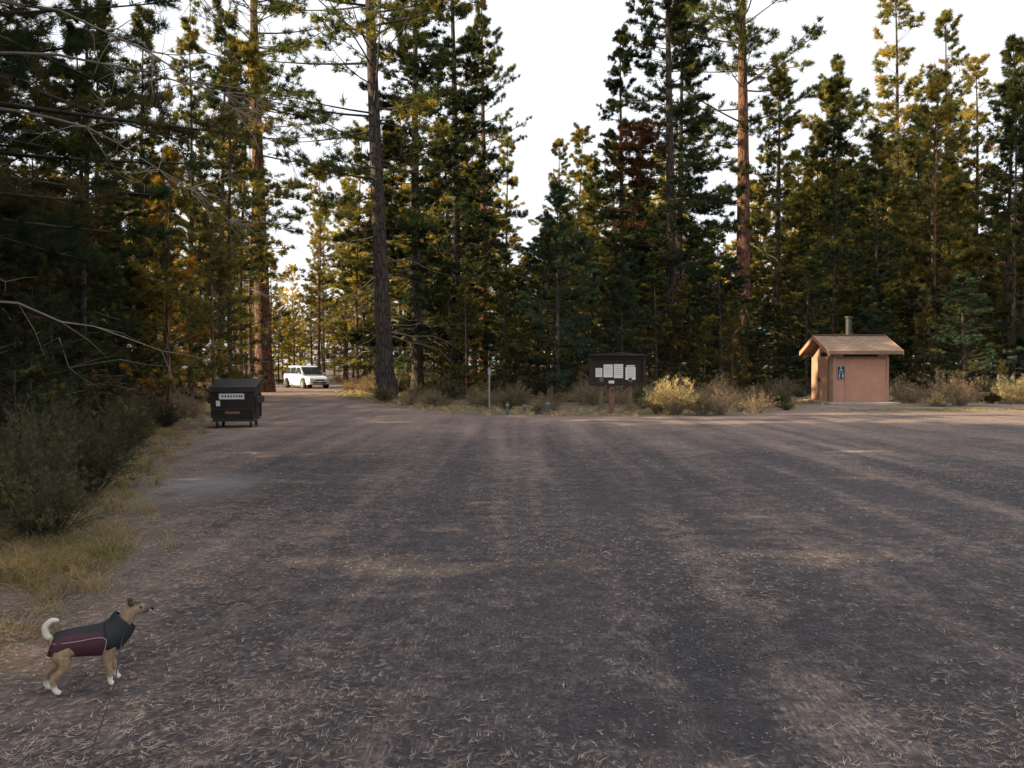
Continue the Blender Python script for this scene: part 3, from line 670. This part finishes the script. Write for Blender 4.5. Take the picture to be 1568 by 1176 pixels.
for s_ in (-1,1):
    box('fork_pocket',(s_*.585,0,.72),(.09,.9,.17),M_DUMP,d,.01)
    box('side_rib',(s_*.555,-.3,.55),(.05,.06,.6),M_DUMP,d,.01); box('side_rib',(s_*.555,.3,.55),(.05,.06,.6),M_DUMP,d,.01)
    for y_ in (-.33,.38):
        cyl('caster_wheel',(s_*.42,y_,.075),.075,.05,M_RUB,d,axis='x'); box('caster_fork',(s_*.42,y_,.15),(.075,.06,.09),M_STEEL,d,.005)
box('front_rim',(0,-.575,.97),(1.14,.07,.08),M_DUMP,d); box('bottom_rim',(0,-.435,.2),(1.02,.05,.06),M_DUMP,d)
box('lower_rib',(0,-.485,.48),(1.02,.04,.05),M_DUMP,d)
sl=math.atan2(.13,.82)
def fr(name,x,z,w,h,mat,off=.004): 
    y=-.42-(z-.18)/.82*.13-off; return box(name,(x,y,z),(w,.006,h),mat,d,.001,rot=(sl,0,0))
fr('label_plate',-.02,.82,.62,.15,M_WHITE)
for i,xx in enumerate((-.24,-.17,-.10,-.03,.04,.11,.18,.23)): fr('label_text',xx,.82,.035,.05,M_SIGNB,.009)
fr('lower_label',-.02,.40,.36,.07,simple('faded_red_label',(.28,.12,.09),.6,.5,20)); fr('small_label',-.36,.64,.1,.14,M_PAPER); 

# ---------------------------------------------------------------- car
M_CAR=simple('car_paint',(.62,.68,.72),.25,.03); M_GLASS=simple('car_glass',(.02,.03,.035),.08,.1); M_LAMP=simple('headlamp',(.7,.7,.7),.15,.05); M_RIM=simple('wheel_rim',(.4,.4,.4),.35,.1,metal=.7)
c=empty('parked_car',(-14.85,56.5,0),R_(-52))
def loft(name,secs,mat,par,smooth=True,bev=0):
    n=len(secs[0]); v=[p for s_ in secs for p in s_]; f=[tuple(range(n)),tuple(range(len(v)-1,len(v)-n-1,-1))]
    for i in range(len(secs)-1):
        for j in range(n): f.append((i*n+j,i*n+(j+1)%n,(i+1)*n+(j+1)%n,(i+1)*n+j))
    return poly(name,v,f,mat,par,bev)
def sec(x,zb,zm,zt,w,wt): return [(x,-w*.94,zb),(x,-w,zm),(x,-wt,zt),(x,wt,zt),(x,w,zm),(x,w*.94,zb)]
loft('body',[sec(-2.3,.4,.6,.95,.78,.7),sec(-2.15,.26,.6,1.02,.88,.8),sec(-1,.22,.62,1.0,.92,.85),sec(.6,.22,.6,.98,.92,.84),sec(1.5,.24,.58,.88,.9,.76),sec(2.1,.28,.55,.76,.85,.66),sec(2.28,.34,.52,.66,.72,.6)],M_CAR,c,bev=.02)
loft('cabin',[[(-2.2,-.78,.98),(-1.9,-.62,1.5),(-1.9,.62,1.5),(-2.2,.78,.98)],[(-1.6,-.82,.98),(-1.6,-.66,1.6),(-1.6,.66,1.6),(-1.6,.82,.98)],[(0,-.82,.97),(0,-.66,1.62),(0,.66,1.62),(0,.82,.97)],[(1.25,-.78,.92),(.35,-.62,1.53),(.35,.62,1.53),(1.25,.78,.92)]],M_CAR,c,bev=.02)
poly('windshield',[(1.2,-.68,.985),(1.2,.68,.985),(.44,.58,1.49),(.44,-.58,1.49)],[(0,1,2,3)],M_GLASS,c).location=(.03,0,.02)
poly('rear_window',[(-2.18,-.6,1.08),(-2.18,.6,1.08),(-1.97,.52,1.44),(-1.97,-.52,1.44)],[(0,1,2,3)],M_GLASS,c).location=(-.03,0,0)
for s_ in (-1,1):
    for (a,b2,a2,b3) in ((-1.95,-1.15,-1.78,-1.15),(-1.05,-.12,-1.05,-.12),(-.02,.98,-.02,.36)):
        poly('side_window',[(a,s_*.829,1.04),(b2,s_*.829,1.04),(b3,s_*.69,1.5),(a2,s_*.69,1.5)],[(0,1,2,3)],M_GLASS,c).location=(0,s_*.012,0)
    for xx in (-1.4,1.42):
        cyl('tyre',(xx,s_*.84,.33),.33,.22,M_RUB,c,axis='y',seg=28,bevel=.02); cyl('rim',(xx,s_*.955,.33),.2,.02,M_RIM,c,axis='y')
        cyl('wheel_arch',(xx,s_*.86,.36),.4,.13,M_DARK,c,axis='y',seg=28)
    box('headlamp',(2.14,s_*.6,.66),(.2,.26,.14),M_LAMP,c,.03); box('tail_lamp',(-2.26,s_*.68,.9),(.06,.14,.2),M_REDP,c,.02)
    box('mirror',(.98,s_*.95,1.05),(.12,.16,.12),M_CAR,c,.03)
box('grille',(2.27,0,.6),(.06,.7,.1),M_DARK,c,.01); box('lower_grille',(2.25,0,.42),(.1,1.0,.1),M_DARK,c,.01); box('number_plate',(2.32,0,.5),(.02,.32,.1),M_WHITE,c,.003)

# ---------------------------------------------------------------- dog
def dogfur():
    m,nt,out=newmat('dog_fur'); tc=nd(nt,'ShaderNodeTexCoord'); o=tc.outputs['Object']; sx=nd(nt,'ShaderNodeSeparateXYZ'); nt.links.new(o,sx.inputs[0])
    n=noise(nt,o,30,4); nz=math_(nt,'MULTIPLY',math_(nt,'SUBTRACT',n,.5),.04)
    z=math_(nt,'ADD',sx.outputs[2],nz); x=math_(nt,'ADD',sx.outputs[0],nz)
    tan=ramp(nt,noise(nt,o,60,4),[(.3,(.20,.13,.075)),(.7,(.37,.26,.16))])
    fw=math_(nt,'MULTIPLY',math_(nt,'SUBTRACT',.06,z),60,True); cc=mix(nt,fw,tan,(.7,.66,.6))
    t2=math_(nt,'MULTIPLY',math_(nt,'SUBTRACT',z,.27),60,True)
    tt=math_(nt,'MULTIPLY',math_(nt,'MULTIPLY',math_(nt,'SUBTRACT',-.1,x),60,True),t2); cc=mix(nt,tt,cc,(.62,.56,.47))
    h=math_(nt,'MULTIPLY',math_(nt,'SUBTRACT',z,.386),70,True); hx=math_(nt,'MULTIPLY',math_(nt,'SUBTRACT',x,.13),60,True); cc=mix(nt,math_(nt,'MULTIPLY',h,hx),cc,(.05,.035,.025))
    mz=math_(nt,'MULTIPLY',math_(nt,'SUBTRACT',x,.24),60,True); cc=mix(nt,mz,cc,(.09,.08,.08))
    b=nd(nt,'ShaderNodeBsdfPrincipled'); b.inputs['Roughness'].default_value=.85; nt.links.new(cc,b.inputs['Base Color'])
    bp=nd(nt,'ShaderNodeBump'); bp.inputs['Strength'].default_value=.6; bp.inputs['Distance'].default_value=.006; nt.links.new(noise(nt,o,180,3),bp.inputs['Height']); nt.links.new(bp.outputs[0],b.inputs['Normal'])
    nt.links.new(b.outputs[0],out.inputs[0]); return m
M_FUR=dogfur()
def skin(name,verts,edges,mat,par,root=0,sub=2):
    me=bpy.data.meshes.new(name); me.from_pydata([v[:3] for v in verts],edges,[]); me.materials.append(mat)
    o=bpy.data.objects.new(name,me); COL.objects.link(o); o.parent=par
    md=o.modifiers.new('skin','SKIN'); md.use_smooth_shade=True
    for i,v in enumerate(verts):
        r=v[3]; ry=v[4] if len(v)>4 else r
        me.skin_vertices[0].data[i].radius=(r,ry)
    me.skin_vertices[0].data[root].use_root=True
    s=o.modifiers.new('sub','SUBSURF'); s.levels=sub; s.render_levels=sub; return o
dog=empty('dog',(-2.09,3.84,.008),R_(29),.98)
V=[(-.125,0,.235,.05),(-.05,0,.236,.055),(.03,0,.228,.062),(.095,0,.232,.062),(.135,0,.275,.048),(.165,0,.325,.039),(.19,0,.372,.046),(.222,0,.374,.038),(.25,0,.362,.025),(.278,0,.356,.018),
   (-.165,0,.265,.018),(-.19,0,.30,.017),(-.195,0,.34,.017),(-.165,0,.368,.015),(-.13,0,.36,.009)]
E=[(i,i+1) for i in range(9)]+[(0,10),(10,11),(11,12),(12,13),(13,14)]
def leg(pts,root):
    b0=len(V)
    for q in pts: V.append(q)
    E.append((root,b0)); E.extend((b0+i,b0+i+1) for i in range(len(pts)-1))
leg([(-.125,-.04,.19,.044),(-.10,-.046,.135,.03),(-.165,-.048,.088,.016),(-.15,-.05,.025,.014),(-.125,-.05,.012,.015)],0)
leg([(-.13,.04,.19,.044),(-.125,.046,.135,.03),(-.195,.048,.09,.016),(-.19,.05,.025,.014),(-.165,.05,.012,.015)],0)
leg([(.085,-.036,.185,.036),(.075,-.04,.135,.022),(.09,-.042,.07,.015),(.088,-.042,.022,.0135),(.108,-.042,.012,.015)],3)
leg([(.09,.036,.185,.036),(.09,.04,.135,.022),(.115,.042,.07,.015),(.12,.042,.022,.0135),(.14,.042,.012,.015)],3)
skin('body',V,E,M_FUR,dog)
M_MAR=simple('maroon_cloth',(.055,.014,.025),.8,.2,20,bump=.3); M_BLK=simple('black_cloth',(.012,.013,.015),.75,.2,20,bump=.2); M_PIPE=simple('reflective_piping',(.35,.33,.33),.5,.1); M_EAR=simple('ear_fur',(.06,.035,.02),.9,.3,40); M_NOSE=simple('nose_black',(.01,.01,.01),.3,.1)
M_LEASH=simple('leash_webbing',(.03,.03,.035),.8,.1)
def shell(name,secs,mat,th=.004):
    n=24; v=[];f=[]
    for (x,cz,ry,rz,tilt) in secs:
        for j in range(n):
            a=j*2*math.pi/n; dz=rz*math.cos(a); v.append((x-tilt*dz,ry*math.sin(a),cz+dz))
    for i in range(len(secs)-1):
        for j in range(n): f.append((i*n+j,i*n+(j+1)%n,(i+1)*n+(j+1)%n,(i+1)*n+j))
    o=poly(name,v,f,mat,dog,smooth=True); s=o.modifiers.new('s','SOLIDIFY'); s.thickness=th; s.offset=1; s=o.modifiers.new('sub','SUBSURF'); s.levels=1; s.render_levels=1; return o
shell('coat_body',[(-.168,.243,.050,.046,-.4),(-.14,.24,.062,.058,-.3),(-.08,.24,.066,.064,-.1),(-.02,.236,.068,.068,0),(.04,.232,.072,.074,0),(.085,.236,.072,.076,.1)],M_MAR)
shell('coat_chest',[(.07,.236,.076,.079,.1),(.105,.248,.072,.076,.3),(.13,.27,.060,.062,.6),(.15,.30,.049,.05,.9),(.163,.322,.044,.045,1.0)],M_BLK,.006)
shell('coat_back_panel',[(-.165,.262,.036,.034,-.4),(-.14,.262,.045,.043,-.3),(-.08,.264,.048,.046,-.1),(-.02,.262,.050,.048,0),(.04,.262,.054,.052,0),(.08,.264,.054,.053,.1)],M_BLK)
def wire(name,pts,r,mat,par,cyc=False):
    cu=bpy.data.curves.new(name,'CURVE'); cu.dimensions='3D'; cu.bevel_depth=r; cu.bevel_resolution=2
    sp=cu.splines.new('NURBS'); sp.points.add(len(pts)-1)
    for q,pt in zip(sp.points,pts): q.co=(*pt,1)
    sp.use_endpoint_u=not cyc; sp.use_cyclic_u=cyc; sp.order_u=3; cu.materials.append(mat); o=bpy.data.objects.new(name,cu); COL.objects.link(o)
    if par: o.parent=par
    return o
for s_ in (-1,1):
    wire('piping_side',[(-.16,s_*.050,.262),(-.1,s_*.066,.262),(-.03,s_*.070,.264),(.03,s_*.072,.27),(.07,s_*.077,.262),(.075,s_*.080,.235),(.06,s_*.072,.19)],.0016,M_PIPE,dog)
    ear=poly('ear',[(.162,s_*.014,.405),(.21,s_*.024,.405),(.182,s_*.052,.368),(.166,s_*.042,.442),(.215,s_*.062,.412)],[(0,1,3),(0,3,2),(1,4,3),(1,2,4),(2,3,4),(0,2,1)],M_EAR,dog)
    sb=ear.modifiers.new('sub','SUBSURF'); sb.levels=1; sb.render_levels=1
def ball(name,c,r,mat,par,sc=(1,1,1)):
    import bmesh
    me=bpy.data.meshes.new(name); bm=bmesh.new(); bmesh.ops.create_uvsphere(bm,u_segments=14,v_segments=10,radius=r); bm.to_mesh(me); bm.free(); me.materials.append(mat)
    for p_ in me.polygons: p_.use_smooth=True
    o=bpy.data.objects.new(name,me); o.location=c; o.scale=sc; COL.objects.link(o); o.parent=par
ball('nose',(.291,0,.360),.010,M_NOSE,dog); 
for s_ in (-1,1): ball('eye',(.234,s_*.030,.381),.0065,M_NOSE,dog)
shell('collar',[(.150,.318,.044,.044,.9),(.158,.326,.043,.043,.9)],M_BLK,.004)
wire('leash',[(-1.95,3.9,.29),(-1.92,3.80,.2),(-1.85,3.6,.10),(-1.77,3.35,.07),(-1.66,3.05,.08),(-1.5,2.7,.13),(-1.2,2.1,.35),(-.7,1.2,.7),(-.35,.4,1.0)],.003,M_LEASH,None)

# ---------------------------------------------------------------- light
EL=22; AZ=-97    # azimuth measured clockwise from +Y
sv=Vector((math.sin(R_(AZ))*math.cos(R_(EL)),math.cos(R_(AZ))*math.cos(R_(EL)),math.sin(R_(EL))))
L=bpy.data.lights.new('sun','SUN'); L.energy=12; L.angle=R_(.5); L.color=(1,.80,.50)
lo=bpy.data.objects.new('sun',L); lo.rotation_euler=sv.to_track_quat('Z','Y').to_euler(); COL.objects.link(lo)
w=bpy.data.worlds.new('World'); scene.world=w; w.use_nodes=True; nt=w.node_tree; nt.nodes.clear()
sk=nt.nodes.new('ShaderNodeTexSky'); sk.sky_type='NISHITA'; sk.sun_disc=False; sk.sun_elevation=R_(EL); sk.sun_rotation=R_(AZ%360)
sk.air_density=1.; sk.dust_density=4; sk.ozone_density=1.
white_sky=mix(nt,.8,sk.outputs[0],(9.0,9.15,9.6))   # flat near-white mixed in for an overexposed sky and stronger fill
bg=nt.nodes.new('ShaderNodeBackground'); bg.inputs['Strength'].default_value=.15; ow=nt.nodes.new('ShaderNodeOutputWorld')
nt.links.new(white_sky,bg.inputs[0]); nt.links.new(bg.outputs[0],ow.inputs[0])

cam=bpy.data.cameras.new('camera'); cam.sensor_width=36; cam.lens=27.5; cam.clip_end=3000; cam.clip_start=.05
co=bpy.data.objects.new('camera',cam); co.location=(0,0,1.6); co.rotation_euler=(R_(90-1.33),0,0); COL.objects.link(co); scene.camera=co
scene.view_settings.view_transform='Standard'; scene.view_settings.look='None'; scene.view_settings.exposure=0
print('trees in mass',len(fc.objects),'shade',sc_)
